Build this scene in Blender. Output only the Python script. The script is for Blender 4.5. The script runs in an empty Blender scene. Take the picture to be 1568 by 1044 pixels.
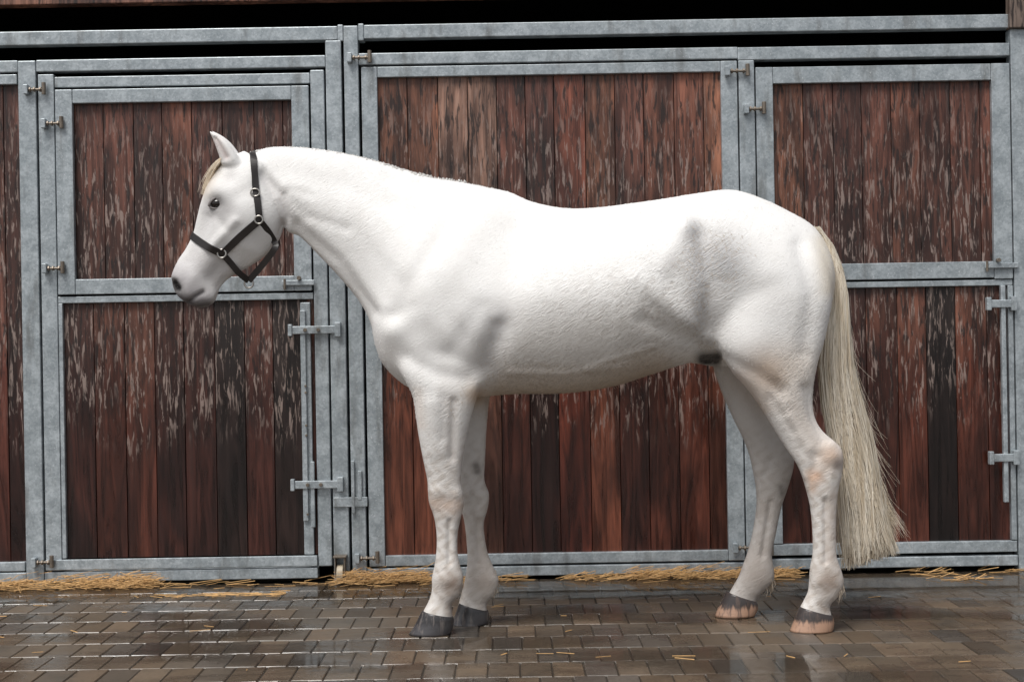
import bpy, bmesh, math, random
import numpy as np
from mathutils import Vector, Matrix
from mathutils.bvhtree import BVHTree
random.seed(7); rng=np.random.default_rng(7)
scene=bpy.context.scene

# ------------------------------------------------------------ image pixels to metres at a given depth
F=2178.; EYE=1.1; CAMY=-6.6; ROLL=.017
HY=-1.14                       # mid plane of the horse (wall face is y=0)
def P(x,y,Y):
    u=x-(y-522)*ROLL; v=y+(x-784)*ROLL; s=F/(Y-CAMY)
    return Vector(((u-784)/s, Y, EYE-(v-522)/s))
def inv(co):
    s=F/(co[:,1]-CAMY); u=784+co[:,0]*s; v=522+(EYE-co[:,2])*s
    return u+(v-522)*ROLL, v-(u-784)*ROLL
def WX(u): return (u-784)/330.
def WZ(v): return EYE-(v-522)/330.

# ------------------------------------------------------------ helpers
def link(o,parent=None):
    scene.collection.objects.link(o)
    if parent: o.parent=parent
    return o
def empty(name):
    e=bpy.data.objects.new(name,None); e.empty_display_size=.2; return link(e)
class MB:
    def __init__(s): s.v=[]; s.f=[]; s.c=[]
    def box(s,x0,x1,y0,y1,z0,z1,col=(1,1,1,0),tilt=None):
        b=len(s.v)
        pts=[(x0,y0,z0),(x1,y0,z0),(x1,y1,z0),(x0,y1,z0),(x0,y0,z1),(x1,y0,z1),(x1,y1,z1),(x0,y1,z1)]
        s.v+=pts
        fs=[(0,3,2,1),(4,5,6,7),(0,1,5,4),(1,2,6,5),(2,3,7,6),(3,0,4,7)]
        s.f+=[tuple(b+i for i in q) for q in fs]; s.c+=[col]*6
    def cyl(s,c,axis,r,h,n=14,col=(1,1,1,0)):
        b=len(s.v); c=Vector(c)
        ax={'x':(Vector((1,0,0)),Vector((0,1,0)),Vector((0,0,1))),'y':(Vector((0,1,0)),Vector((0,0,1)),Vector((1,0,0))),'z':(Vector((0,0,1)),Vector((1,0,0)),Vector((0,1,0)))}[axis]
        for k in (-.5,.5):
            for i in range(n):
                a=2*math.pi*i/n
                s.v.append(tuple(c+ax[0]*h*k+ax[1]*r*math.cos(a)+ax[2]*r*math.sin(a)))
        s.f.append(tuple(b+n-1-i for i in range(n))); s.f.append(tuple(b+n+i for i in range(n)))
        for i in range(n):
            j=(i+1)%n; s.f.append((b+i,b+j,b+n+j,b+n+i))
        s.c+=[col]*(n+2)
    def obj(s,name,mat,parent=None,bevel=0.003,smooth=False):
        me=bpy.data.meshes.new(name); me.from_pydata(s.v,[],s.f); me.update()
        a=me.attributes.new('tone','FLOAT_COLOR','FACE')
        a.data.foreach_set('color',np.array(s.c,dtype=np.float32).ravel())
        me.materials.append(mat)
        o=bpy.data.objects.new(name,me); link(o,parent)
        if bevel:
            m=o.modifiers.new('bevel','BEVEL'); m.width=bevel; m.segments=2; m.limit_method='ANGLE'
        if smooth: me.shade_smooth()
        return o

class NT:
    def __init__(s,name):
        s.m=bpy.data.materials.new(name); s.m.use_nodes=True; s.t=s.m.node_tree; s.b=s.t.nodes['Principled BSDF']
    def n(s,typ,**k):
        x=s.t.nodes.new(typ)
        for a,v in k.items():
            if a in x.inputs: s.set(x,a,v)
            else: setattr(x,a,v)
        return x
    def set(s,x,i,v):
        if isinstance(v,bpy.types.NodeSocket): s.t.links.new(v,x.inputs[i])
        else: x.inputs[i].default_value=v
    def obj(s): return s.n('ShaderNodeTexCoord').outputs['Object']
    def mapping(s,vec,scale,loc=(0,0,0),rot=(0,0,0)):
        x=s.n('ShaderNodeMapping'); s.set(x,'Vector',vec); x.inputs['Scale'].default_value=scale; x.inputs['Location'].default_value=loc; x.inputs['Rotation'].default_value=rot
        return x.outputs[0]
    def noise(s,vec,scale=1,detail=4,rough=.5,dist=0):
        x=s.n('ShaderNodeTexNoise'); s.set(x,'Vector',vec); x.inputs['Scale'].default_value=scale; x.inputs['Detail'].default_value=detail
        x.inputs['Roughness'].default_value=rough; x.inputs['Distortion'].default_value=dist; return x.outputs['Fac']
    def ramp(s,fac,a,b,lo=0.,hi=1.,smooth=True):
        x=s.n('ShaderNodeMapRange'); x.interpolation_type='SMOOTHSTEP' if smooth else 'LINEAR'
        s.set(x,'Value',fac); x.inputs['From Min'].default_value=a; x.inputs['From Max'].default_value=b; x.inputs['To Min'].default_value=lo; x.inputs['To Max'].default_value=hi
        return x.outputs[0]
    def math(s,op,a,b=0.):
        x=s.n('ShaderNodeMath'); x.operation=op; s.set(x,0,a); s.set(x,1,b); return x.outputs[0]
    def mix(s,fac,a,b,mode='MIX'):
        x=s.n('ShaderNodeMix'); x.data_type='RGBA'; x.blend_type=mode
        s.set(x,0,fac); s.set(x,6,a); s.set(x,7,b); return x.outputs[2]
    def bump(s,h,strength,dist,normal=None):
        x=s.n('ShaderNodeBump'); s.set(x,'Height',h); s.set(x,'Strength',strength); x.inputs['Distance'].default_value=dist
        if normal: s.set(x,'Normal',normal)
        return x.outputs[0]
    def out(s,**k):
        for a,v in k.items(): s.set(s.b,a.replace('_',' '),v)
        return s.m
def c4(r,g,b): return (r,g,b,1)

# ------------------------------------------------------------ materials
def mat_steel():
    t=NT('galvanised_steel'); o=t.obj()
    v=t.n('ShaderNodeTexVoronoi'); t.set(v,'Vector',o); v.inputs['Scale'].default_value=110
    sp=t.n('ShaderNodeSeparateColor'); t.set(sp,0,v.outputs['Color'])
    n1=t.noise(o,16,5,.65); n2=t.noise(t.mapping(o,(14,14,3)),1,4,.6)
    f=t.math('ADD',t.math('MULTIPLY',sp.outputs[0],.20),t.math('MULTIPLY',n1,.85))
    col=t.mix(t.ramp(f,.3,.8),c4(.27,.305,.325),c4(.47,.515,.54))
    col=t.mix(t.ramp(n2,.52,.75,0,.7),col,c4(.16,.165,.16))
    n3=t.noise(o,150,2,.5)
    col=t.mix(t.ramp(n3,.66,.74,0,.7),col,c4(.70,.73,.75))
    return t.out(Base_Color=col,Metallic=.3,Roughness=t.ramp(n1,.3,.7,.28,.5),Normal=t.bump(n3,.25,.002))
def mat_rust():
    t=NT('dark_hardware'); n=t.noise(t.obj(),40,4)
    return t.out(Base_Color=t.mix(n,c4(.10,.085,.07),c4(.30,.25,.20)),Metallic=.6,Roughness=.5)
def mat_wood():
    t=NT('weathered_hardwood'); o=t.obj()
    a=t.n('ShaderNodeAttribute',attribute_name='tone')
    cb=t.n('ShaderNodeCombineXYZ'); 
    for i in range(3): t.set(cb,i,t.math('MULTIPLY',a.outputs['Alpha'],(13.,7.,29.)[i]))
    ad=t.n('ShaderNodeVectorMath'); ad.operation='ADD'; t.set(ad,0,o); t.set(ad,1,cb.outputs[0]); c=ad.outputs[0]
    g=t.noise(t.mapping(c,(18,18,1.3)),1,7,.6,2.2)
    g2=t.noise(t.mapping(c,(150,150,5)),1,3,.6)
    big=t.noise(t.mapping(c,(5,5,1.3)),1,3,.5,.8)
    col=t.mix(1.,a.outputs['Color'],t.mix(t.ramp(g,.34,.68),c4(.50,.45,.43),c4(1.55,1.5,1.45)),'MULTIPLY')
    col=t.mix(1.,col,t.mix(g2,c4(.75,.75,.75),c4(1.25,1.25,1.25)),'MULTIPLY')
    col=t.mix(1.,col,t.mix(t.ramp(big,.35,.65),c4(.42,.38,.38),c4(1.35,1.3,1.3)),'MULTIPLY')
    z=t.n('ShaderNodeSeparateXYZ'); t.set(z,0,o); Z=z.outputs['Z']
    wn=t.noise(t.mapping(c,(5,5,1.4)),1,4,.6)
    wz=t.math('ADD',Z,t.math('MULTIPLY',t.math('SUBTRACT',wn,.5),1.0))
    low=t.ramp(wz,.85,1.25)
    col=t.mix(low,t.mix(1.,col,c4(.66,.47,.42),'MULTIPLY'),col)
    pale=t.mix(1.,col,c4(1.5,1.45,1.42),'MULTIPLY')
    col=t.mix(t.math('MULTIPLY',t.ramp(wz,1.6,2.2),.8),col,pale)
    fl=t.noise(t.mapping(c,(70,70,10),rot=(0,.07,0)),1,4,.62,.6)
    hm=t.math('MULTIPLY',t.ramp(wz,.60,.92),t.ramp(wz,2.35,1.75,.35,1.))
    hm2=t.ramp(Z,2.5,2.0,.35,1.)
    band=t.math('MULTIPLY',t.math('MULTIPLY',hm,t.ramp(wn,.30,.52,.2,1.)),hm2)
    fk=t.math('MULTIPLY',t.ramp(fl,.525,.61),band)
    col=t.mix(t.math('MULTIPLY',fk,.66),col,c4(.35,.27,.235))
    dk=t.noise(t.mapping(c,(58,58,8),rot=(0,-.08,0)),1,4,.6,.5)
    col=t.mix(t.math('MULTIPLY',t.ramp(dk,.52,.63),t.math('MULTIPLY',t.ramp(Z,.5,1.1,.25,1.),.85)),col,c4(.012,.007,.006))
    rn=t.noise(t.mapping(c,(30,30,.7)),1,3,.5)
    col=t.mix(t.math('MULTIPLY',t.ramp(rn,.60,.72),.35),col,c4(.02,.012,.01))
    rg=t.math('ADD',t.ramp(g,.3,.7,.0,.2),t.ramp(wz,.7,1.5,.24,.42))
    return t.out(Base_Color=col,Roughness=rg,Normal=t.bump(t.math('ADD',g,fk),.35,.004))
def mat_flat(name,col,rough=.6,metal=0.,sc=20,var=.3):
    t=NT(name); n=t.noise(t.obj(),sc,4)
    d=tuple(c*(1-var) for c in col)+(1,); e=tuple(min(1,c*(1+var)) for c in col)+(1,)
    return t.out(Base_Color=t.mix(n,d,e),Roughness=rough,Metallic=metal)
def wetmask(t,o):
    w=t.noise(t.mapping(o,(1.0,2.4,1)),1,4,.55,.5)
    s=t.n('ShaderNodeSeparateXYZ'); t.set(s,0,o)
    nearwall=t.ramp(s.outputs['Y'],-.66,-.16,0,.20)
    return t.math('ADD',w,nearwall)
def mat_brick():
    t=NT('wet_clay_pavers'); o=t.obj(); a=t.n('ShaderNodeAttribute',attribute_name='tone')
    n=t.noise(o,60,5,.7); m=t.noise(o,7,4,.6); w=wetmask(t,o)
    col=t.mix(1.,a.outputs['Color'],t.mix(n,c4(.45,.45,.45),c4(1.5,1.45,1.4)),'MULTIPLY')
    col=t.mix(t.ramp(m,.5,.75,0,.55),col,c4(.045,.04,.032))
    wet=t.ramp(w,.36,.58)
    col=t.mix(t.math('MULTIPLY',wet,.40),col,c4(.040,.034,.028))
    r=t.ramp(t.math('ADD',t.math('MULTIPLY',wet,-1.),t.math('MULTIPLY',n,.45)),-1.,.3,.10,.45)
    return t.out(Base_Color=col,Roughness=r,Normal=t.bump(n,.3,.0025),**{'Specular_IOR_Level':.5})
def mat_puddle():
    t=NT('rain_water'); o=t.obj(); w=wetmask(t,o); e=t.noise(o,28,3,.6)
    mask=t.ramp(t.math('ADD',w,t.math('MULTIPLY',e,.12)),.545,.66,0,.95)
    tr=t.n('ShaderNodeBsdfTransparent'); gl=t.n('ShaderNodeBsdfGlossy'); gl.inputs['Roughness'].default_value=.06
    t.set(gl,'Normal',t.bump(t.noise(o,9,2),.08,.004))
    fr=t.n('ShaderNodeFresnel'); fr.inputs['IOR'].default_value=1.33
    mx=t.n('ShaderNodeMixShader'); t.set(mx,0,t.math('MULTIPLY',fr.outputs[0],mask)); t.t.links.new(tr.outputs[0],mx.inputs[1]); t.t.links.new(gl.outputs[0],mx.inputs[2])
    t.t.links.new(mx.outputs[0],t.t.nodes['Material Output'].inputs[0]); return t.m
def mat_ground():
    t=NT('wet_joint_sand'); o=t.obj(); n=t.noise(o,30,5)
    return t.out(Base_Color=t.mix(n,c4(.025,.021,.016),c4(.06,.05,.04)),Roughness=.4)
def mat_coat():
    t=NT('white_horse_coat'); o=t.obj(); a=t.n('ShaderNodeAttribute',attribute_name='coat_shade')
    rot=t.mapping(o,(1,1,1),rot=(0,.6,0))
    h=t.noise(t.mapping(rot,(70,120,240)),1,3,.6,.8)
    h2=t.noise(t.mapping(rot,(22,40,95)),1,4,.65,1.5)
    cl=a.outputs['Alpha']
    hh=t.math('ADD',t.math('MULTIPLY',h,.28),t.math('MULTIPLY',t.math('MULTIPLY',h2,t.ramp(cl,0,1,.12,1.3,False)),1.))
    sp=t.noise(o,9,3,.6); sp2=t.noise(t.mapping(rot,(30,60,130)),1,3,.6,.5)
    col=t.mix(1.,a.outputs['Color'],t.mix(t.ramp(sp,.3,.7),c4(.955,.95,.945),c4(1.01,1.01,1.01)),'MULTIPLY')
    col=t.mix(t.ramp(sp2,.5,.75,0,.2),col,c4(.58,.56,.54))
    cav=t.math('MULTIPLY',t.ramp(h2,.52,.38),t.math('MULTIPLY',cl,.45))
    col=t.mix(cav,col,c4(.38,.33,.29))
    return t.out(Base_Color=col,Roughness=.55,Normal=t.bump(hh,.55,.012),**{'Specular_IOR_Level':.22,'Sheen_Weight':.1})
def mat_hair(name,a,b):
    t=NT(name); o=t.obj(); n=t.noise(t.mapping(o,(70,70,2)),1,4,.6,.6)
    return t.out(Base_Color=t.mix(t.ramp(n,.3,.7),a,b),Roughness=.5,Normal=t.bump(t.noise(t.mapping(o,(220,220,4)),1,3),.5,.004))
STEEL=mat_steel(); RUST=mat_rust(); WOOD=mat_wood(); COAT=mat_coat()
BLACK=mat_flat('stable_interior_dark',(.008,.007,.006),.9)

# ------------------------------------------------------------ stable front
LIM=1900
frame=MB()
def vpost(mb,u0,u1,v0,v1,y0=-.03,y1=.03): mb.box(WX(u0),WX(u1),y0,y1,WZ(v1),WZ(v0))
for (u0,u1,v0) in [(38,65,83),(507,531,60),(535,557,38),(1136,1160,101),(1551,1576,60)]:
    vpost(frame,u0,u1,v0,884,-.034,.034)
vpost(frame,483,504,104,860,-.028,.028)
def rail(mb,u0,u1,v0,v1,y0=-.03,y1=.03): mb.box(WX(u0),WX(u1),y0,y1,WZ(v1),WZ(v0))
rail(frame,-LIM,526,38,59,-.03,.03); rail(frame,566,3300,37,58,-.03,.03)
rail(frame,526,534.5,36,61,-.033,.033); rail(frame,557.5,566,35,61,-.033,.033)
rail(frame,-LIM,37.5,82,100); rail(frame,65.5,506.5,82,100,-.031,.031); rail(frame,557.5,1135.5,80,98); rail(frame,1135.5,1550,81,100.5,-.032,.032); rail(frame,1576,3300,81,100)
rail(frame,-LIM,37.5,862,877,-.03,.03); rail(frame,65.5,482,862,878,-.03,.03); rail(frame,557.5,1135.5,865,880); rail(frame,1160.5,1550,861,877); rail(frame,1576.5,3300,861,877)
for k in range(-4,0): vpost(frame,38+k*430,62+k*430,83,884,-.034,.034)
for k in range(1,4): vpost(frame,1551+k*430,1576+k*430,83,884,-.034,.034)
steel_frame=frame.obj('stable_steel_frame',STEEL,None,.004)

def planks(u0,u1,v0,v1,tones,parent,w=46.5,name='planks'):
    mb=MB(); x=u0; i=0
    while x<u1-2:
        ww=min(w*random.uniform(.93,1.05),u1-x)
        if u1-(x+ww)<14: ww=u1-x
        tn=tones[i%len(tones)]; k=random.uniform(.8,1.2)
        yy=random.uniform(-.0015,.0015)
        mb.box(WX(x)+.0015,WX(x+ww)-.0015,-.004+yy,.02+yy,WZ(v1),WZ(v0),(tn[0]*k,tn[1]*k,tn[2]*k,random.random()))
        x+=ww; i+=1
    o=mb.obj(name,WOOD,parent,.002)
    b=MB(); b.box(WX(u0-3),WX(u1+1),.024,.027,WZ(v1+2),WZ(v0-2)); b.obj('backing',BLACK,parent,0)
    return o
R1=(.082,.034,.024); R2=(.110,.046,.030); R3=(.056,.023,.017); DK=(.020,.013,.011); OR=(.140,.064,.039); LT=(.135,.083,.062); RD=(.115,.040,.025)

def hinge(mb,rs,u,v,w=26):
    x=WX(u); z=WZ(v)
    rs.cyl((x,-.05,z),'x',.006,w/330.,8)
    for d in (-.3,-.05,.3): rs.cyl((x+d*w/330.,-.05,z),'x',.012,.008,6)
    mb.box(x-.016-w/700.,x+.006-w/700.,-.066,-.034,z-.022,z+.022)
    rs.cyl((x+w/660.,-.052,z+.004),'z',.010,.055,10)

# ---- left door
D=empty('stable_door'); m=MB(); hw=MB()
vpost(m,68,92,104,884-24,-.030,.028)
rail(m,92.5,482,108,124,-.024,.026)
vpost(m,94,120,128,440,-.036,-.008); vpost(m,454,480.5,128,440,-.036,-.008)
rail(m,120.3,453.7,128,149,-.034,-.006); rail(m,120.3,453.7,417,440,-.034,-.006)
rail(m,92.5,482,443,453,-.026,.02)
vpost(m,92.5,99,453.5,842,-.026,.02)
rail(m,68,482,843,859,-.038,-.031+.0); 
vpost(m,462,477,458,842,-.030,-.008)
for (v) in (500,735):
    m.box(WX(448),WX(522),-.052,-.040,WZ(v+6),WZ(v-6)); m.box(WX(444),WX(450),-.06,-.028,WZ(v+9),WZ(v-9))
    m.box(WX(515),WX(524),-.06,-.028,WZ(v+11),WZ(v-11)); hw.cyl((WX(470),-.056,WZ(v)),'y',.009,.012,6); hw.cyl((WX(490),-.056,WZ(v)),'y',.009,.012,6)
m.box(WX(462),WX(470),-.045,-.031,WZ(790),WZ(470)); m.box(WX(474),WX(480),-.047,-.031,WZ(800),WZ(700))
for v in (585,595,645,660,780): hw.cyl((WX(469),-.047,WZ(v)),'y',.006,.01,6)
m.box(WX(508),WX(560),-.046,-.036,WZ(770),WZ(755)); m.box(WX(536),WX(541),-.05,-.035,WZ(780),WZ(700)); m.box(WX(546),WX(552),-.048,-.035,WZ(760),WZ(715))
m.box(WX(435),WX(485),-.05,-.038,WZ(432),WZ(424)); hw.cyl((WX(462),-.052,WZ(421)),'y',.01,.02,8); hw.cyl((WX(440),-.05,WZ(430)),'z',.006,.05,8)
for u,v in [(66,128),(92,180),(90,400),(66,846)]: hinge(m,hw,u,v)
m.obj('frame',STEEL,D,.003); hw.obj('hinges',RUST,D,.001)
planks(119,455,148,418,[R1,R1,R3,R2,R3,R1,R1],D,name='planks_upper')
planks(98,482,453,843,[R3,R2,R2,R3,R3,DK,R3,DK,R2],D,name='planks_lower')
wm=MB(); wm.cyl((WX(518),-.06,.045),'x',.043,.03,24); wm.obj('roller_wheel',mat_flat('nylon_wheel',(.45,.38,.28),.5),D,.004)
wb=MB(); wb.box(WX(510),WX(512),-.09,-.034,.03,.12); wb.box(WX(524),WX(526),-.09,-.034,.03,.12); wb.box(WX(508),WX(528),-.095,-.034,.121,.13); wb.obj('roller_bracket',RUST,D,.002)

# ---- middle fixed panel
Q=empty('stable_front_panel'); m=MB(); hw=MB()
vpost(m,561,585,101,862,-.03,.03); vpost(m,1109,1134,101,862,-.03,.03)
rail(m,585.4,1108.6,101,117,-.027,.027); rail(m,585.4,1108.6,846,862,-.027,.027)
for u,v in [(560,88),(1134,118),(1134,842),(559,848)]: hinge(m,hw,u,v,30)
m.obj('frame',STEEL,Q,.003); hw.obj('hinges',RUST,Q,.001)
planks(584,1110,116,847,[OR,OR,LT,LT,R1,R3,RD,OR,R1,R2,R2],Q)

# ---- right door
E=empty('stable_door'); m=MB(); hw=MB()
vpost(m,1162,1188,112,440,-.034,-.006); vpost(m,1521,1549,112,440,-.034,-.006)
rail(m,1188.3,1520.7,112,137,-.031,-.003); rail(m,1188.3,1520.7,413,438,-.031,-.003)
rail(m,1162,1549,441,450,-.026,.02)
vpost(m,1162,1192,450.5,838,-.03,.02); vpost(m,1541,1549,450.5,838,-.03,.02)
rail(m,1162,1549,839,856,-.028,.026)
for v in (478,712):
    m.box(WX(1508),WX(1550),-.052,-.040,WZ(v+6),WZ(v-6)); m.box(WX(1506),WX(1513),-.06,-.03,WZ(v+10),WZ(v-10))
    m.box(WX(1543),WX(1552),-.06,-.028,WZ(v+11),WZ(v-11))
m.box(WX(1529),WX(1536),-.045,-.02,WZ(780),WZ(450))
m.box(WX(1505),WX(1556),-.05,-.038,WZ(424),WZ(416)); hw.cyl((WX(1525),-.052,WZ(412)),'y',.01,.02,8); hw.cyl((WX(1508),-.05,WZ(421)),'z',.006,.05,8)
for u,v in [(1160,176),(1160,392),(1160,846)]: hinge(m,hw,u,v)
m.obj('frame',STEEL,E,.003); hw.obj('hinges',RUST,E,.001)
planks(1187,1522,136,414,[OR,R1,R3,R1,R2,R1,R1,R1],E,name='planks_upper')
planks(1191,1542,450,839,[R2,R1,R3,R2,R2,DK,R2,R1],E,name='planks_lower')
# ---- neighbouring fronts outside the picture
for k in (-4,-3,-2,-1,0,1,2,3):
    a=(65+k*430-23 if k<1 else 1576+(k-1)*430)
    if k==0: a=62-430+.0
    if k<0 : a=62+(k-1)*430
    b=a+406 if k!=0 else 38-.5
    if k<0: b=38+k*430
    N=empty('stable_front_panel'); m=MB()
    rail(m,a+22,b-2,103,118,-.027,.027); rail(m,a+22,b-2,846,860,-.027,.027); vpost(m,a+2,a+21.5,103,860,-.03,.03)
    if k>0: vpost(m,b-1.5,b+18,103,860,-.03,.03)
    m.obj('frame',STEEL,N,.003)
    planks(a+21,b+.5,117,847,[R1,R2,R1,R3,R2],N)

# ---- building shell (roof, back wall, beam)
B=empty('stable_building')
m=MB(); X0,X1=WX(-LIM),WX(3300)
m.box(X0,X1,4.0,4.1,0,3.2); m.box(X0-.1,X0,.1,4.1,0,3.0); m.box(X1,X1+.1,.1,4.1,0,3.0); m.box(X0,X1,.06,4.0,2.95,3.0); 
m.obj('interior_walls',BLACK,B,0)
m=MB(); m.box(X0,X1,-.02,.05,2.692,2.95,(.13,.065,.045,.3)); m.obj('fascia_beam',WOOD,B,.004)
m=MB(); m.box(X0-.2,X1+.2,-.05,4.3,3.001,3.08); m.obj('roof',mat_flat('roof_sheet',(.12,.11,.10),.6),B,.004)
m=MB(); m.box(WX(1548),WX(1600),-.06,.0,WZ(60),2.69,(.12,.10,.085,.7)); m.obj('bracket_post',WOOD,B,.004)

# ------------------------------------------------------------ paving
bk=MB(); BW,BL=.108,.212
ny=int(7.6/BL)
for j in range(ny):
    y1=-.03-j*BL; y0=y1-BL
    offx=(BW*.5 if j%2 else 0)+random.uniform(-.012,.012)
    nx=int(11/BW)
    for i in range(nx):
        x=-5.5+offx+i*BW
        c=random.choice([(.135,.104,.074),(.122,.095,.069),(.148,.110,.076),(.112,.092,.071),(.100,.087,.074),(.130,.097,.066)])
        k=random.uniform(.78,1.2); g=.0018+random.uniform(0,.001)
        if random.random()<.05: k*=.6
        x0,x1,ya,yb=x+g,x+BW-g,y0+g,y1-g; zt=random.uniform(-.001,.0008); b=len(bk.v); ch=.0028
        tx=random.uniform(-.0007,.0007); ty=random.uniform(-.0007,.0007)
        bk.v+=[(x0,ya,-.03),(x1,ya,-.03),(x1,yb,-.03),(x0,yb,-.03),(x0,ya,zt-.0035),(x1,ya,zt-.0035),(x1,yb,zt-.0035),(x0,yb,zt-.0035),
               (x0+ch,ya+ch,zt-tx-ty),(x1-ch,ya+ch,zt+tx-ty),(x1-ch,yb-ch,zt+tx+ty),(x0+ch,yb-ch,zt-tx+ty)]
        fs=[(8,9,10,11),(4,5,9,8),(5,6,10,9),(6,7,11,10),(7,4,8,11),(0,1,5,4),(1,2,6,5),(2,3,7,6),(3,0,4,7)]
        bk.f+=[tuple(b+q for q in f) for f in fs]; bk.c+=[(c[0]*k,c[1]*k,c[2]*k,1)]*9
bk.obj('brick_paving',mat_brick(),None,0)
pud=bpy.data.meshes.new('puddle'); pud.from_pydata([(-5.4,-7.5,.0032),(5.4,-7.5,.0032),(5.4,-.05,.0032),(-5.4,-.05,.0032)],[],[(0,1,2,3)]); pud.materials.append(mat_puddle()); link(bpy.data.objects.new('puddle',pud))
g=MB(); g.box(-150,150,-150,150,-.5,-.0055); g.obj('ground',mat_ground(),None,0)

# ------------------------------------------------------------ straw
def prisms(name,segs,mat,parent=None):
    v=[];f=[]
    for (a,b,r) in segs:
        a=Vector(a);b=Vector(b); d=(b-a).normalized(); s=d.cross(Vector((0,0,1)))
        s = s.normalized() if s.length>1e-4 else Vector((1,0,0)); u=s.cross(d); k=len(v)
        for p in (a,b):
            for an in (0,2.09,4.19): v.append(tuple(p+(s*math.cos(an)+u*math.sin(an))*r))
        f+=[(k,k+1,k+4,k+3),(k+1,k+2,k+5,k+4),(k+2,k,k+3,k+5),(k+2,k+1,k),(k+3,k+4,k+5)]
    me=bpy.data.meshes.new(name); me.from_pydata(v,[],f); me.materials.append(mat)
    return link(bpy.data.objects.new(name,me),parent)
segs=[]
def straw(x,y,z,L=None,flat=True):
    L=L or random.uniform(.04,.15); a=random.gauss(0,.75); dz=0 if flat else random.uniform(-.015,.028)
    d=Vector((math.cos(a),math.sin(a)*.6,0))*L/2
    segs.append(((x-d.x,y-d.y,max(.004,z)),(x+d.x,y+d.y,max(.005,z+dz)),random.uniform(.0009,.0019)))
def xs(px): return (px-790)/330.
for (a,b,n,h) in [(0,245,420,.04),(150,245,120,.05),(525,665,420,.05),(690,800,60,.014),(860,1000,90,.018),(960,1130,340,.034),(1130,1215,110,.028),(1380,1450,20,.01),(-500,0,200,.02),(1500,2000,60,.012),(245,525,30,.008)]:
    for i in range(n):
        straw(xs(random.uniform(a,b)),random.gauss(-.075,.04),abs(random.gauss(0,h*.5))+.004,flat=False)
for i in range(75): straw(random.uniform(-1.6,-1.0),-.33+random.gauss(0,.025),.005,random.uniform(.03,.10))
for i in range(60): straw(random.uniform(-3,3),random.uniform(-1.9,-.1),.005,random.uniform(.02,.09))
for i in range(24): straw(random.gauss(2.0,.06),random.gauss(-.25,.02),.006,.07,False)
prisms('straw',segs,mat_flat('golden_straw',(.52,.31,.125),.6,0,60,.5))

# ------------------------------------------------------------ horse
H=empty('white_horse')
def catmull(A,n):
    A=np.array(A,float); out=[]
    m=len(A)
    for i in range(m-1):
        p0=A[max(i-1,0)];p1=A[i];p2=A[i+1];p3=A[min(i+2,m-1)]
        for k in range(n):
            t=k/n
            out.append(.5*((2*p1)+(-p0+p2)*t+(2*p0-5*p1+4*p2-p3)*t*t+(-p0+3*p1-3*p2+p3)*t**3))
    out.append(A[-1]); return np.array(out)
LV=[];LF=[]
def loft(secs,n=36,e=.85,V=None,Fc=None,sub=5,capend=True):
    V=LV if V is None else V; Fc=LF if Fc is None else Fc
    rows=[]
    for s in secs:
        s=list(s)+[0]*(8-len(s)); rows.append(s)     # ax ay bx by w yc kt kb
    R=catmull(rows,sub); base=len(V); m=len(R)
    for r in R:
        ax,ay,bx,by,w,yc,kt,kb=r
        a=P(ax,ay,HY+yc); b=P(bx,by,HY+yc); mid=(a+b)/2; hv=(a-b)/2
        for i in range(n):
            ph=2*math.pi*i/n; s=math.sin(ph); c=math.cos(ph)
            y=w*math.copysign(abs(c)**e,c)*(1-kt*max(0,s)**1.5)*(1-kb*max(0,-s)**1.5)
            p=mid+hv*s; V.append((p.x,HY+yc+y,p.z))
    for j in range(m-1):
        for i in range(n):
            k=(i+1)%n
            Fc.append((base+j*n+i,base+j*n+k,base+(j+1)*n+k,base+(j+1)*n+i))
    for j,rev in ((0,True),(m-1,False)):
        ring=[base+j*n+i for i in range(n)]
        c=np.mean([V[q] for q in ring],axis=0); V.append(tuple(c)); q=len(V)-1
        for i in range(n):
            k=(i+1)%n
            Fc.append((q,ring[k],ring[i]) if rev else (q,ring[i],ring[k]))
loft([(386,234,430,325,.052,0,.3,.1),(412,226,440,354,.064,0,.45,.1),(450,225,460,363,.070,0,.5,.1),(500,230,490,393,.080,0,.55,.05),
(555,241,522,427,.097,0,.6,.0),(610,257,550,461,.122,0,.6,.0),(660,272,568,495,.155,0,.62,-.05),(705,279,575,528,.188,0,.6,-.1),
(745,287,590,562,.208,0,.6,-.1),(780,294,632,596,.222,0,.6,.0),(815,309,700,610,.240,0,.55,.15),(865,319,785,603,.265,0,.4,.25),
(915,318,862,602,.285,0,.3,.25),(965,312,935,592,.292,0,.25,.2),(1015,305,1000,572,.288,0,.25,.2),(1070,296,1060,554,.278,0,.3,.2),
(1120,291,1115,552,.27,0,.4,.3),(1165,304,1160,550,.26,0,.4,.4),(1205,323,1205,540,.235,0,.35,.4),(1243,346,1243,525,.19,0,.3,.3),
(1264,378,1262,490,.14,0,.2,.2),(1275,412,1273,452,.06)],n=72,e=.82)
loft([(374,231,425,262,.05,0,.2,.2),(345,247,432,300,.080,0,.1,.3),(321,279,436,333,.097,0,.1,.35),(309,308,428,366,.097,0,.15,.35),
(302,333,402,395,.085,0,.25,.3),(296,357,372,414,.070,0,.3,.35),(285,380,350,427,.060,0,.25,.35),(273,398,338,439,.056,0,.15,.3),
(266,415,333,451,.058,0,.1,.3),(264,433,327,463,.058,0,.1,.3),(271,451,317,470,.048,0,.2,.2),(284,463,305,471,.024)],n=48,e=.8)
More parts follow.
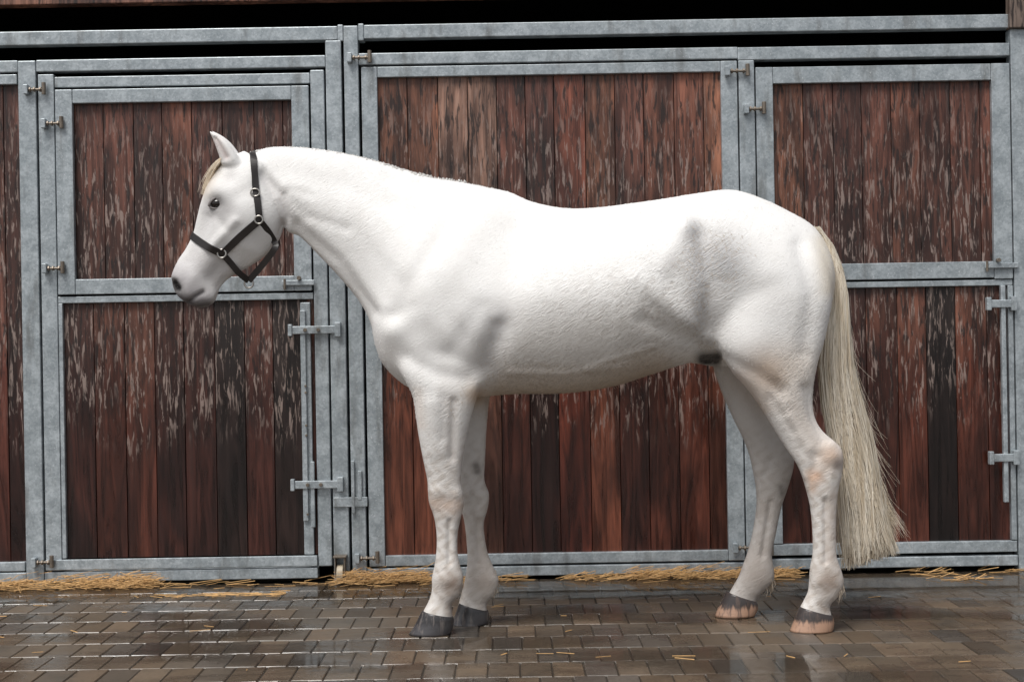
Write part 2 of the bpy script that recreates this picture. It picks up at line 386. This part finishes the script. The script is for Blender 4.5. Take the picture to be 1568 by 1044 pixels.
for sg in (-1,1):
    d=0 if sg<0 else 4
    loft([(338+d,252,374+d,258,.022,.048*sg),(336+d,242,369+d,246,.028,.050*sg),(332+d,230,360+d,232,.026,.054*sg),(327+d,217,350+d,219,.021,.057*sg),(322+d,206,338+d,209,.013,.058*sg),(319+d,199,323+d,201,.004,.058*sg)],n=24,e=1.)
NFy=-.09; NHy=-.15
loft([(680,440,730,445,.03,-.07),(645,490,742,500,.055,-.10),(612,528,745,538,.068,-.115),(610,565,740,575,.076,-.12),(630,603,730,612,.075,-.122),(636,635,721,640,.066,-.12),
(641,668,714,672,.056,-.112),(648,705,708,708,.047,-.105),(654,734,706,735,.044,-.10),(655,752,709,752,.047,-.095),(657,770,711,770,.047,-.09),(664,790,706,792,.039,NFy),
(668,814,701,818,.031,NFy),(668,842,701,846,.030,NFy),(665,866,705,866,.035,NFy),(661,884,710,886,.040,NFy),(661,902,705,908,.035,NFy),
(657,918,692,924,.032,NFy),(648,935,693,941,.041,NFy),(641,950,690,956,.041,NFy)])
NFy=.09
loft([(680,440,730,445,.03,.07),(645,490,745,500,.055,.10),(630,535,755,545,.068,.115),(650,590,754,590,.078,.12),(668,620,749,620,.07,.12),(680,660,745,660,.058,.11),
(690,700,743,705,.05,.10),(699,732,742,735,.043,.09),(702,755,749,756,.047,.09),(705,777,747,778,.041,NFy),(711,800,741,803,.032,NFy),
(715,840,746,842,.030,NFy),(715,866,756,868,.035,NFy),(712,884,764,887,.04,NFy),(708,902,758,908,.036,NFy),(704,917,746,922,.033,NFy),
(701,928,746,938,.041,NFy),(699,940,744,946,.04,NFy)])
loft([(1075,345,1245,360,.06,-.10),(1062,400,1266,405,.105,-.130),(1078,460,1274,455,.12,-.138),(1092,520,1264,515,.112,-.143),(1118,566,1251,560,.095,-.150),
(1150,604,1245,600,.078,-.152),(1172,636,1246,633,.062,-.15),(1188,662,1258,658,.049,NHy),(1203,686,1285,682,.043,NHy),(1217,706,1291,700,.046,NHy),(1226,724,1290,722,.044,NHy),
(1233,746,1284,748,.039,NHy),(1240,775,1281,778,.034,NHy),(1244,815,1280,815,.032,NHy),(1244,848,1281,850,.033,NHy),(1240,870,1288,872,.040,NHy),
(1239,888,1292,892,.042,NHy),(1237,905,1284,912,.036,NHy),(1230,920,1271,926,.034,NHy),(1222,935,1273,941,.041,NHy),(1218,948,1272,950,.04,NHy)])
NHy=.15
loft([(1075,345,1245,360,.06,.10),(1062,400,1266,405,.105,.130),(1078,460,1265,455,.12,.138),(1082,520,1240,515,.11,.145),(1092,565,1222,560,.09,.152),
(1106,605,1205,600,.075,.155),(1122,640,1200,640,.06,.15),(1137,670,1204,668,.048,NHy),(1147,696,1215,696,.045,NHy),(1152,718,1215,716,.046,NHy),
(1157,745,1206,748,.040,NHy),(1158,775,1196,778,.034,NHy),(1152,815,1188,818,.031,NHy),(1145,843,1182,848,.032,NHy),(1138,863,1185,870,.04,NHy),
(1131,882,1185,888,.042,NHy),(1123,896,1172,903,.036,NHy),(1116,908,1159,915,.035,NHy),(1109,920,1157,930,.041,NHy),(1106,928,1155,934,.04,NHy)])
loft([(1040,520,1040,554,.03),(1065,520,1070,557,.040),(1084,525,1090,561,.034),(1098,538,1099,556,.014)],n=24)
me=bpy.data.meshes.new('body_src'); me.from_pydata(LV,[],LF); me.update()
tmp=bpy.data.objects.new('body_src',me); link(tmp)
r=tmp.modifiers.new('r','REMESH'); r.mode='VOXEL'; r.voxel_size=.005
dg=bpy.context.evaluated_depsgraph_get(); ev=tmp.evaluated_get(dg)
me2=bpy.data.meshes.new_from_object(ev); me2.name='body'
bpy.data.objects.remove(tmp)
n=len(me2.vertices); co=np.empty(n*3,np.float32); me2.vertices.foreach_get('co',co); co=co.reshape(-1,3).astype(float)
# joins of limbs and trunk are blended much more than face and lower legs
ne=len(me2.edges); ed=np.empty(ne*2,np.int32); me2.edges.foreach_get('vertices',ed); ed=ed.reshape(-1,2)
deg=np.bincount(ed.ravel(),minlength=n).astype(float)
def lap(c):
    out=np.empty_like(c)
    for k in range(3):
        out[:,k]=(np.bincount(ed[:,0],c[ed[:,1],k],n)+np.bincount(ed[:,1],c[ed[:,0],k],n))/deg
    return out
px,py=inv(co); 
def smoothw(lo,hi,x): t=np.clip((x-lo)/(hi-lo),0,1); return t*t*(3-2*t)
wl=smoothw(450,520,px)*(1-smoothw(600,660,py))
ly=np.abs(co[:,1]-HY)
wl*=smoothw(.05,.10,ly)
for it in range(70):
    L_=lap(co)
    w_=np.full(n,.5) if it<8 else .5*wl
    co+= (L_-co)*w_[:,None]
me2.vertices.foreach_set('co',co.astype(np.float32).ravel()); me2.update()
nr=np.empty(n*3,np.float32); me2.vertices.foreach_get('normal',nr); nr=nr.reshape(-1,3).astype(float)
px,py=inv(co); ly=co[:,1]-HY
def segd(pts):
    best=np.full(n,1e9)
    if len(pts)==1: return np.hypot(px-pts[0][0],py-pts[0][1])
    for (x0,y0),(x1,y1) in zip(pts[:-1],pts[1:]):
        dx,dy=x1-x0,y1-y0; t=np.clip(((px-x0)*dx+(py-y0)*dy)/(dx*dx+dy*dy),0,1)
        best=np.minimum(best,np.hypot(px-x0-t*dx,py-y0-t*dy))
    return best
def G(pts,sig): 
    d=segd(pts); return np.exp(-(d/sig)**2/2)
sidew=np.clip((np.abs(nr[:,1])-.15)/.5,0,1)
near=(ly<0).astype(float)
D_=np.zeros(n)
body=[ # pts, sigma, amp
([(700,320),(650,400),(622,450),(606,480)],11,-.007),([(738,335),(690,410),(650,470)],22,.010),([(800,360),(782,440),(762,500)],22,-.011),
([(762,500),(742,560)],13,-.012),([(700,500)],34,.015),([(735,470),(690,540)],10,-.005),([(602,506)],15,.015),([(640,535)],16,.010),([(625,548),(668,572),(715,580)],9,-.008),
([(660,430),(680,480),(735,540)],10,-.004),([(738,585)],12,.009),([(757,530),(760,600)],12,-.009),([(632,470),(600,485)],8,-.004),
([(1040,425)],32,-.020),([(1050,347)],12,.014),([(1048,347),(1018,405)],12,.007),([(1074,360),(1090,430),(1082,500)],10,-.014),
([(975,425),(1030,470),(1080,514)],12,.011),([(985,490),(1068,525)],9,-.008),([(1000,470),(1060,515)],5,-.003),([(1110,390),(1125,420)],28,-.016),([(1138,535)],28,.015),
([(1225,375),(1243,450),(1232,540)],10,-.010),([(1180,450),(1160,500)],36,.012),([(1115,548),(1160,572),(1195,598)],8,-.009),
([(455,345),(520,400),(572,478)],8,-.010),([(475,350),(535,405),(585,470)],10,.005),([(430,262),(530,285),(640,325)],13,-.006),([(445,305),(560,368),(640,430)],20,.007),
([(440,300),(470,330),(530,350)],6,-.004),([(600,270),(690,300)],13,-.005),([(540,350),(610,430)],10,-.004),([(445,290),(480,300)],5,-.003),
([(760,487)],8,.005),([(860,335),(1040,318)],16,.004),([(780,570),(860,572),(950,560)],4,.004),([(900,562),(1000,530)],3.5,.003)]
for p,s,a in body: D_+=a*G(p,s)
for k,x in enumerate(range(805,1000,27)): D_+=.0008*G([(x+25,370),(x,530)],8)
head=[([(334,296)],15,.010),([(350,272)],9,-.008),([(360,338),(322,380)],5,.008),([(398,335)],26,.014),([(402,268),(431,300),(438,333),(430,360)],6,-.014),
([(316,335),(288,398)],8,-.008),([(272,426)],10,.010),([(323,455)],8,.007),([(286,464),(298,454),(310,447)],2.8,-.007),([(350,390),(325,425)],9,-.008),
([(365,300),(385,290)],9,-.005),([(336,440),(345,430)],6,-.004),([(375,375),(400,390)],8,.004),([(330,330),(345,350)],5,-.004),([(295,425),(285,445)],6,.004)]
for p,s,a in head: D_+=a*G(p,s)
D_+=near*(-.016*G([(268,433),(272,441)],3.6)-.011*G([(331,311)],7)-.011*G([(345,240),(330,213)],4)*(py<250))
legs=[([(695,615),(692,700)],5,-.009),([(660,620),(668,690)],9,.006),([(680,610),(678,670)],6,-.004),([(688,798),(688,862)],3.,-.007),([(685,768)],8,-.004),([(668,752)],6,.005),([(698,757)],5,.004),([(1236,596),(1248,640),(1262,672)],7,-.012),
([(1264,765),(1265,860)],3.2,-.008),([(1277,700)],7,.005),([(1272,725),(1268,760)],5,.004),([(1250,700),(1243,725)],6,-.008),([(1236,728)],5,.005),([(1254,890)],7,.005),([(682,888)],7,.005),([(1208,640),(1238,686)],6,.006),([(1180,610),(1215,660)],5,-.005)]
for p,s,a in legs: D_+=near*a*G(p,s)
legf=[([(731,798),(733,862)],3.2,-.006),([(726,770)],7,-.003),([(720,752)],6,.004),([(1180,770),(1168,850)],3.4,-.008),([(1180,705),(1172,725)],6,-.007),([(1165,722)],5,.004),([(1150,610),(1185,672)],7,-.006)]
for p,s,a in legf: D_+=(1-near)*a*G(p,s)
co2=co+nr*(D_*sidew)[:,None]
me2.vertices.foreach_set('co',co2.astype(np.float32).ravel())
me2.update(); me2.shade_smooth()
# coat colours, plus shade painted on cheek, belly, thigh, elbow and far legs
C=np.tile(np.array([.84,.83,.812]),(n,1))
def paint(w,col,a=1.):
    global C
    w=np.clip(w*a,0,1)[:,None]; C=C*(1-w)+np.array(col)*w
hm=(px<450)&(py>180)
paint(G([(345,330),(390,350),(330,400)],26)*hm,(.64,.63,.625),.55)  # shaded side of the face, painted in as grey
paint(G([(275,425),(300,455)],22)*hm,(.33,.31,.32),.8)
paint(G([(272,455),(300,468),(318,466)],7)*hm,(.09,.08,.085),.9)
paint(G([(310,400),(345,420)],16)*hm,(.48,.46,.46),.6)
paint(G([(318,335),(300,380)],12)*hm,(.58,.56,.56),.45)
paint(G([(332,311)],12)*hm,(.10,.09,.09),.85)
paint(G([(350,322)],10)*hm,(.5,.48,.48),.4)
paint(G([(348,275)],10)*hm,(.60,.58,.57),.5)
paint(G([(268,433),(272,441)],5)*hm,(.012,.01,.01),1.3)
paint(G([(286,464),(298,455),(311,447)],2.5)*hm,(.05,.045,.045),.8)
paint(G([(345,240),(330,214)],5)*(py<252)*hm,(.50,.42,.40),.8)
paint(G([(322,265),(312,290)],9)*hm,(.74,.60,.44),.5)
paint(G([(408,275),(436,315),(432,358)],8)*hm,(.50,.48,.48),.5)
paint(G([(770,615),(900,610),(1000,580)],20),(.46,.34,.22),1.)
paint(G([(790,580),(900,584),(1000,558)],24),(.56,.48,.40),.6)  # belly bands: tan hair colour deepened with painted underside shade
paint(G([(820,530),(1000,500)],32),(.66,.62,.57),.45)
paint(G([(1112,402)],32),(.36,.36,.365),.85); paint(G([(1064,360),(1074,490)],14),(.42,.415,.42),.7); paint(G([(1030,400)],15),(.56,.54,.53),.4)  # upper thigh and flank: grey skin tone and painted shadow together
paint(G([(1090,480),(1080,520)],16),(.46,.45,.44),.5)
paint(G([(735,560),(700,600)],20),(.58,.55,.52),.5); paint(G([(764,490),(745,555)],13),(.44,.43,.43),.65)  # grey behind the elbow is shade put into the colour
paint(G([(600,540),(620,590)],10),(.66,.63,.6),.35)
paint(G([(1078,550),(1096,548)],8)*(py>533)*(px<1106),(.03,.028,.028),1.3)
paint(G([(1175,570)],26),(.58,.41,.28),.7); paint(G([(1188,583)],9),(.30,.22,.17),.75); paint(G([(1262,370),(1272,440)],12),(.76,.66,.50),.6)
paint(G([(1130,580),(1165,625)],13),(.56,.45,.37),.55)
paint(G([(1210,620),(1270,700)],20),(.64,.53,.44),.5)
paint(G([(1225,560)],24),(.70,.58,.46),.45)
lower=smoothw(610,760,py)
nz=np.clip(.5+.5*np.sin(px*.33+np.sin(py*.19+co[:,1]*60)*2.2)+.3*np.sin(py*.41+px*.2),0,1)
paint(lower*(.42+.38*nz),(.50,.44,.385),.85)
paint(lower*(nz>.8)*.6,(.36,.31,.265),.4)
paint(G([(1272,698)],13),(.50,.34,.24),.7); paint(G([(1283,712)],8),(.20,.17,.155),.85); paint(G([(1250,730)],8),(.60,.34,.20),.7); paint(G([(1240,725),(1245,750)],5),(.55,.35,.23),.5)
paint(G([(690,620),(695,740)],9)*near,(.56,.52,.49),.5)
paint(G([(692,895)],14)+G([(742,890)],17)+G([(1270,890)],16)+G([(1165,885)],18),(.27,.20,.155),.85)
paint(G([(690,930)],9)+G([(740,925)],9)+G([(1262,930)],9)+G([(1150,915)],9),(.20,.16,.13),.75)
paint(G([(1168,840),(1150,880)],12)+G([(1170,780)],12),(.36,.29,.24),.6)
paint(G([(735,800),(740,860)],10),(.38,.31,.26),.55)
paint(G([(1275,760),(1272,860)],8),(.42,.35,.30),.55)
paint(G([(660,770),(700,775)],10)*near,(.56,.41,.32),.6)
paint(G([(640,600),(645,650)],7)*near,(.72,.6,.5),.35)
paint((1-near)*G([(729,713),(731,721)],4),(.06,.05,.045),1.2)
paint((1-near)*G([(1196,745),(1197,755)],3.5),(.06,.05,.045),1.)
paint((1-near)*(py>560)*np.clip((px-1050)/20,0,1),(.42,.39,.365),.6)  # far hind leg darkened: its shade is painted on
paint((1-near)*(py>600)*np.clip((800-px)/20,0,1),(.46,.43,.40),.45)  # same painted shade for the far foreleg
paint(G([(728,606)],11),(.56,.40,.27),.8)
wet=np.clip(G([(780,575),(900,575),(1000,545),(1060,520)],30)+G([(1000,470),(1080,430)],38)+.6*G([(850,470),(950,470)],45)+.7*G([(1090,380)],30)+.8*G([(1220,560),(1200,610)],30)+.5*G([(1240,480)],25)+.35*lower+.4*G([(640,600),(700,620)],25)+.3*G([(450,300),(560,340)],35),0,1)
at=me2.attributes.new('coat_shade','FLOAT_COLOR','POINT')
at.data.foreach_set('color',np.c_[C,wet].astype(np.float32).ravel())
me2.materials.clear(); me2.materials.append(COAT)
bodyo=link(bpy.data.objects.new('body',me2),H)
bvh=BVHTree.FromPolygons([tuple(v) for v in co2],[tuple(p.vertices) for p in me2.polygons])
def surf(x,y,side=-1,guess=.09):
    p=P(x,y,HY-guess)
    h=bvh.ray_cast(Vector((p.x,HY+side*1.5,p.z)),Vector((0,-side,0)))
    return h[0] if h[0] else Vector((p.x,HY,p.z))
def finish(name,V,Fc,mat,smooth=True):
    m=bpy.data.meshes.new(name); m.from_pydata(V,[],Fc); m.materials.append(mat); m.update()
    if smooth: m.shade_smooth()
    return link(bpy.data.objects.new(name,m),H)
def mat_hoof(nm,a,b,c):
    t=NT(nm); o=t.obj(); z=t.n('ShaderNodeSeparateXYZ'); t.set(z,0,o)
    nn=t.noise(t.mapping(o,(60,60,8)),1,4,.6)
    zz=t.math('ADD',z.outputs['Z'],t.math('MULTIPLY',t.math('SUBTRACT',nn,.5),.06))
    col=t.mix(t.ramp(zz,.03,.05),a,b)
    col=t.mix(t.ramp(nn,.5,.65,0,.7),col,c)
    return t.out(Base_Color=col,Roughness=.25,Normal=t.bump(t.noise(t.mapping(o,(20,20,160)),1,3),.4,.002))
hd=mat_hoof('dark_hoof',c4(.06,.057,.06),c4(.035,.033,.034),c4(.15,.13,.12))
ht=mat_hoof('striped_hoof',c4(.42,.26,.18),c4(.05,.042,.04),c4(.12,.085,.07))
for nm,S,mt,yy in [('hoof_front_near',[(647,934,693,943,.045),(643,940,695,948,.050),(636,955,694,959,.055),(626,970,690,970,.060)],hd,-.09),
    ('hoof_front_far',[(703,922,747,934,.046),(701,928,749,938,.050),(696,943,749,948,.054),(690,957,747,956,.058)],hd,.09),
    ('hoof_hind_near',[(1225,928,1274,941,.045),(1221,936,1276,946,.050),(1216,950,1277,955,.054),(1209,967,1275,965,.058)],ht,-.15),
    ('hoof_hind_far',[(1112,905,1158,920,.046),(1109,911,1160,924,.050),(1102,926,1160,932,.054),(1094,943,1156,941,.058)],ht,.15)]:
    V=[];Fc=[]; loft([s+(yy,) for s in S],n=32,e=.9,V=V,Fc=Fc,sub=3)
    V=[(a,b,max(c,.001)) for a,b,c in V]; finish(nm,V,Fc,mt)
def ellipsoid(name,c,r,mat,seg=24):
    bm=bmesh.new(); bmesh.ops.create_uvsphere(bm,u_segments=seg,v_segments=seg//2,radius=1)
    for v in bm.verts: v.co=Vector((v.co.x*r[0],v.co.y*r[1],v.co.z*r[2]))+c
    m=bpy.data.meshes.new(name); bm.to_mesh(m); bm.free(); m.materials.append(mat); m.shade_smooth()
    return link(bpy.data.objects.new(name,m),H)
eyem=NT('dark_eye').out(Base_Color=c4(.012,.008,.006),Roughness=.06)
lidm=mat_flat('eyelid_skin',(.20,.18,.175),.5)
for sd in (-1,1):
    p=surf(331,311,sd); ellipsoid('eye',p+Vector((0,-sd*.009,0)),(.026,.019,.020),eyem)
    V=[];Fc=[]; nn=28
    for i in range(nn):
        a=2*math.pi*i/nn; rx=.030; rz=.0185+ (.004 if math.sin(a)>0 else 0)
        x=rx*math.cos(a); z=rz*math.sin(a)*(1-.25*math.cos(a)**2); z+=x*.25
        th=.0055 if math.sin(a)>0 else .0035
        for k in range(6):
            b=2*math.pi*k/6; V.append((p.x+x+math.cos(a)*th*math.cos(b),p.y+sd*.001+th*math.sin(b),p.z+z+math.sin(a)*th*math.cos(b)))
    for i in range(nn):
        for k in range(6):
            j=(i+1)%nn;l=(k+1)%6; Fc.append((i*6+k,j*6+k,j*6+l,i*6+l))
    finish('eyelid',V,Fc,lidm)

# hair strands
def strands(name,L,mat,bevel=.001):
    cu=bpy.data.curves.new(name,'CURVE'); cu.dimensions='3D'; cu.bevel_depth=bevel; cu.bevel_resolution=0; cu.use_fill_caps=False
    for pts,rr in L:
        sp=cu.splines.new('POLY'); sp.points.add(len(pts)-1)
        sp.points.foreach_set('co',np.c_[np.array(pts),np.ones(len(pts))].ravel())
        sp.points.foreach_set('radius',np.array(rr,float))
    cu.materials.append(mat); return link(bpy.data.objects.new(name,cu),H)
HAIR=mat_hair('cream_tail_hair',c4(.64,.54,.40),c4(.88,.82,.71)); HAIRW=mat_hair('white_mane_hair',c4(.74,.72,.68),c4(.85,.84,.82)); HAIRC=mat_hair('forelock_hair',c4(.66,.52,.36),c4(.84,.76,.62)); HAIRB=mat_hair('belly_hair',c4(.42,.33,.24),c4(.68,.60,.50))
TL=np.array([(348,1236,1256),(375,1250,1277),(410,1264,1291),(450,1268,1299),(500,1260,1303),(560,1253,1309),(620,1256,1320),(680,1268,1335),(740,1280,1350),(800,1284,1363),(850,1286,1374),(880,1288,1378)],float)
def tl(y): return np.interp(y,TL[:,0],TL[:,1]),np.interp(y,TL[:,0],TL[:,2])
L=[]
clump=[(rng.uniform(-1,1),rng.uniform(-1,1),rng.uniform(0,6.28),rng.uniform(.03,.11)) for _ in range(46)]
for i in range(3600):
    ca,cb_,ph,am=clump[rng.integers(0,46)]
    a0=rng.uniform(-1,1); b=np.clip(cb_+rng.normal(0,.3),-1,1)
    y0=rng.choice([rng.uniform(346,450),rng.uniform(352,600)]); y1=rng.uniform(825,874-12*(ca+1)) if rng.random()<.87 else rng.uniform(600,820)
    ys=np.linspace(y0,y1,18); l,rg=tl(ys); q=(ys-348)/520
    a=a0*(1-q*.8)+ca*q*.8+rng.normal(0,.06)*q
    aa=np.clip(a,-1.1,1.1)*.97+am*np.sin(ys*.026+ph)*q*2.2
    x=(l+rg)/2+aa*(rg-l)/2
    dep=.046*b*(.6+.8*np.linspace(0,1,18))
    pts=[tuple(P(xx,yy,HY+dd)) for xx,yy,dd in zip(x,ys,dep)]
    L.append((pts,np.linspace(1.2,.5,18)*rng.uniform(.7,1.2)))
for i in range(110):
    y0=rng.uniform(450,760); y1=rng.uniform(y0+50,min(850,y0+200)); ys=np.linspace(y0,y1,12); l,rg=tl(ys); q=np.linspace(0,1,12)
    k=rng.uniform(2,14) if rng.random()<.8 else rng.uniform(14,34); x=rg-4+k*q**2+1.5*np.sin(ys*.05+rng.uniform(0,6))
    L.append(([tuple(P(xx,yy,HY+rng.normal(0,.002))) for xx,yy in zip(x,ys)],np.linspace(.5,.2,12)))
for i in range(60):
    q=np.linspace(0,1,12); ys=660+q*rng.uniform(140,163); l,rg=tl(ys); x=rg-18+rng.normal(0,3)+ (32+rng.normal(0,6))*q**2.2
    L.append(([tuple(P(xx,yy,HY+rng.normal(0,.004))) for xx,yy in zip(x,ys)],np.linspace(.8,.2,12)))
strands('tail_hair',L,HAIR,.0014)
V=[];Fc=[]; loft([( l+3,y,r_-3,y,w,0) for y,l,r_,w in [(352,1236,1252,.012),(375,1250,1273,.022),(410,1262,1287,.028),(450,1266,1294,.03),(500,1264,1297,.032),(560,1260,1302,.035),(620,1264,1312,.035),(680,1276,1324,.035),(740,1287,1336,.032),(790,1292,1346,.028),(835,1298,1350,.018),(855,1308,1340,.005)]],n=24,V=V,Fc=Fc); finish('tail_core',V,Fc,HAIR)
CR=[(386,232),(412,226),(450,225),(500,230),(555,241),(610,257),(660,272),(705,279),(745,287),(775,294)]
L=[]
cr=catmull(CR,40)
for i in range(1800):
    q=cr[rng.integers(0,len(cr))]; p=P(q[0],q[1]+2.5,HY)+Vector((rng.normal(0,.004),rng.uniform(-.014,.012),-.002))
    up=rng.uniform(.002,.009)*(1.9 if 640<q[0]<710 and rng.random()<.35 else 1); dx=rng.uniform(.0,.03); far=rng.uniform(.03,.06); dn=rng.uniform(.04,.14)
    L.append(([tuple(p),tuple(p+Vector((dx*.3,.008,up))),tuple(p+Vector((dx*.7,far*.6,up*.4-.004))),tuple(p+Vector((dx,far,-dn*.4))),tuple(p+Vector((dx*1.2,far*1.3,-dn)))],[1,1,.9,.7,.3]))
strands('mane_hair',L,HAIRW,.0014)
L=[]
fl=[(362,238),(342,246),(327,262),(316,283),(310,305)]
for i in range(420):
    e=rng.uniform(.45,1); b=rng.normal(0,.018); off=rng.uniform(-1,7)
    c=catmull(fl,3); m=max(4,int(len(c)*e)); c=c[:m]
    pts=[]
    for k,q in enumerate(c):
        t=k/len(c); p=P(q[0]+off*(.3+t),q[1]+off*.2,HY); p.y=HY+b*(1+1.2*t); pts.append(tuple(p+Vector((-.002,0,.002))))
    L.append((pts,np.linspace(.9,.25,m)))
strands('forelock_hair',L,HAIRC,.0013)
L=[]
for (x,y,Y,nn) in [(706,888,-.09,60),(760,890,.09,90),(1289,892,-.15,110),(1183,886,.15,60)]:
    for i in range(nn):
        p=P(x+rng.normal(-4,3),y+rng.normal(0,6),HY+Y+rng.normal(0,.012)); l=rng.uniform(.015,.055)
        L.append(([tuple(p),tuple(p+Vector((.004,0,-l*.5))),tuple(p+Vector((rng.normal(0,.004),0,-l)))],[1,.8,.3]))
strands('fetlock_hair',L,HAIRB,.0011)
LA=[];LB=[]
prob=np.clip(wet,.10,1)*(px>400)*(py<640)*(C[:,0]>.45); prob=prob/prob.sum()
idx=rng.choice(n,13000,p=prob,replace=False)
for i in idx:
    p=Vector(co2[i]); nn=Vector(nr[i]); d=Vector((.55+rng.normal(0,.25),0,-1+rng.normal(0,.2)))
    d=(d-nn*d.dot(nn)); 
    if d.length<.1: d=Vector((.5,0,-.6))
    d.normalize(); l=rng.uniform(.007,.016)
    (LB if C[i,0]<.72 else LA).append(([tuple(p-nn*.001),tuple(p+d*l*.5+nn*.0012),tuple(p+d*l+nn*.0014)],[1,.8,.2]))
strands('short_coat_hair',LA,HAIRW,.0006); strands('short_belly_hair',LB,HAIRB,.0006)

# ------------------------------------------------------------ halter
HAL=empty('horse_halter')
leather=mat_flat('black_leather',(.022,.018,.017),.42); metal=mat_flat('buckle_metal',(.45,.43,.40),.3,.9)
def strap(pts,w=.026,name='strap',snap=True,off=.004):
    c=catmull([tuple(p) for p in pts],8); V=[];Fc=[]; S=[]
    for q in c:
        q=Vector(q)
        if snap:
            loc,nn,_,_=bvh.find_nearest(q); S.append((loc+nn*off,nn))
        else:
            nn2=Vector((0,-1 if q.y<HY else 1,0)) if abs(q.y-HY)>.01 else Vector((0,-1,0)); S.append((q,nn2))
    for _ in range(3):
        S=[S[0]]+[((S[i-1][0]+S[i][0]*2+S[i+1][0])/4,(S[i-1][1]+S[i][1]*2+S[i+1][1]).normalized()) for i in range(1,len(S)-1)]+[S[-1]]
    m=len(S)
    for i,(p,nn) in enumerate(S):
        t=(S[min(i+1,m-1)][0]-S[max(i-1,0)][0]).normalized(); s=t.cross(nn).normalized()
        for a,b in ((-.5,0),(.5,0),(.5,1),(-.5,1)): V.append(tuple(p+s*w*a+nn*(.004*b-.001)))
    for i in range(m-1):
        for k in range(4):
            l=(k+1)%4; Fc.append((i*4+k,i*4+l,i*4+4+l,i*4+4+k))
    Fc+= [(3,2,1,0),tuple((m-1)*4+k for k in range(4))]
    me=bpy.data.meshes.new(name); me.from_pydata(V,[],Fc); me.materials.append(leather); o=link(bpy.data.objects.new(name,me),HAL)
    b=o.modifiers.new('b','BEVEL'); b.width=.001; return o
def ring(c,r,name='ring',t=.0035,sq=1.):
    V=[];Fc=[];nn=20
    for i in range(nn):
        a=2*math.pi*i/nn
        for k in range(6):
            b=2*math.pi*k/6; V.append((c.x+(r+t*math.cos(b))*math.cos(a)*sq,c.y+t*math.sin(b),c.z+(r+t*math.cos(b))*math.sin(a)))
    for i in range(nn):
        for k in range(6): Fc.append((i*6+k,((i+1)%nn)*6+k,((i+1)%nn)*6+(k+1)%6,i*6+(k+1)%6))
    me=bpy.data.meshes.new(name); me.from_pydata(V,[],Fc); me.materials.append(metal); me.shade_smooth(); link(bpy.data.objects.new(name,me),HAL)
for sd in (-1,1):
    s=lambda x,y: surf(x,y,sd)
    top=P(384,229,HY)
    strap([top+Vector((0,0,.004)),s(386,245),s(388,265),s(391,290),s(395,315),s(397,337)],name='cheek_strap')
    nose=P(294,360,HY)
    strap([s(397,337),s(382,350),s(362,367),s(338,388)],name='side_strap',w=.028)
    strap([s(338,388),s(322,380),s(306,371),nose],name='noseband',w=.028)
    lowr=P(381,430,HY)
    strap([s(338,388),s(350,402)+Vector((0,sd*.004,0)),P(366,418,HY+sd*.03),lowr],name='chin_strap',snap=False,w=.024)
    strap([s(397,337),s(408,352),s(416,368)+Vector((0,sd*.006,0)),P(421,380,HY+sd*.05),P(405,402,HY+sd*.03),lowr],name='throat_strap',snap=False,w=.024)
    o=Vector((0,sd*.010,0))
    ring(s(397,337)+o,.015); ring(s(338,388)+o,.016); ring(s(391,295)+o,.014,'buckle',.003,1.2)
ring(P(381,434,HY),.017); 

# ------------------------------------------------------------ light, world, camera
SAZ=212; SEL=60
w=bpy.data.worlds.new("World"); scene.world=w; w.use_nodes=True; nt=w.node_tree
sky=nt.nodes.new('ShaderNodeTexSky'); sky.sky_type='NISHITA'; sky.sun_disc=False; sky.sun_elevation=math.radians(SEL); sky.sun_rotation=math.radians(SAZ); sky.air_density=1.; sky.dust_density=3
hs=nt.nodes.new('ShaderNodeHueSaturation'); hs.inputs['Saturation'].default_value=.3
nt.links.new(sky.outputs[0],hs.inputs['Color']); bg=nt.nodes['Background']; nt.links.new(hs.outputs[0],bg.inputs[0]); bg.inputs[1].default_value=.12
sl=bpy.data.lights.new('overcast_sun','SUN'); sl.energy=2.9; sl.angle=math.radians(26); sl.color=(1,.975,.94)
so=link(bpy.data.objects.new('overcast_sun',sl))
az=math.radians(SAZ); el=math.radians(SEL)
d=Vector((math.sin(az)*math.cos(el),math.cos(az)*math.cos(el),math.sin(el)))
so.rotation_euler=d.to_track_quat('Z','Y').to_euler(); so.location=d*20
cam=bpy.data.cameras.new('camera'); cam.lens=50; cam.sensor_width=36; cam.clip_end=600
cm=link(bpy.data.objects.new('camera',cam))
cm.matrix_world=Matrix.Translation((0,CAMY,EYE))@Matrix.Rotation(math.radians(90),4,'X')@Matrix.Rotation(-ROLL,4,'Z')
scene.camera=cm
scene.view_settings.view_transform='Standard'; scene.view_settings.look='None'; scene.view_settings.exposure=0
print('verts',n)
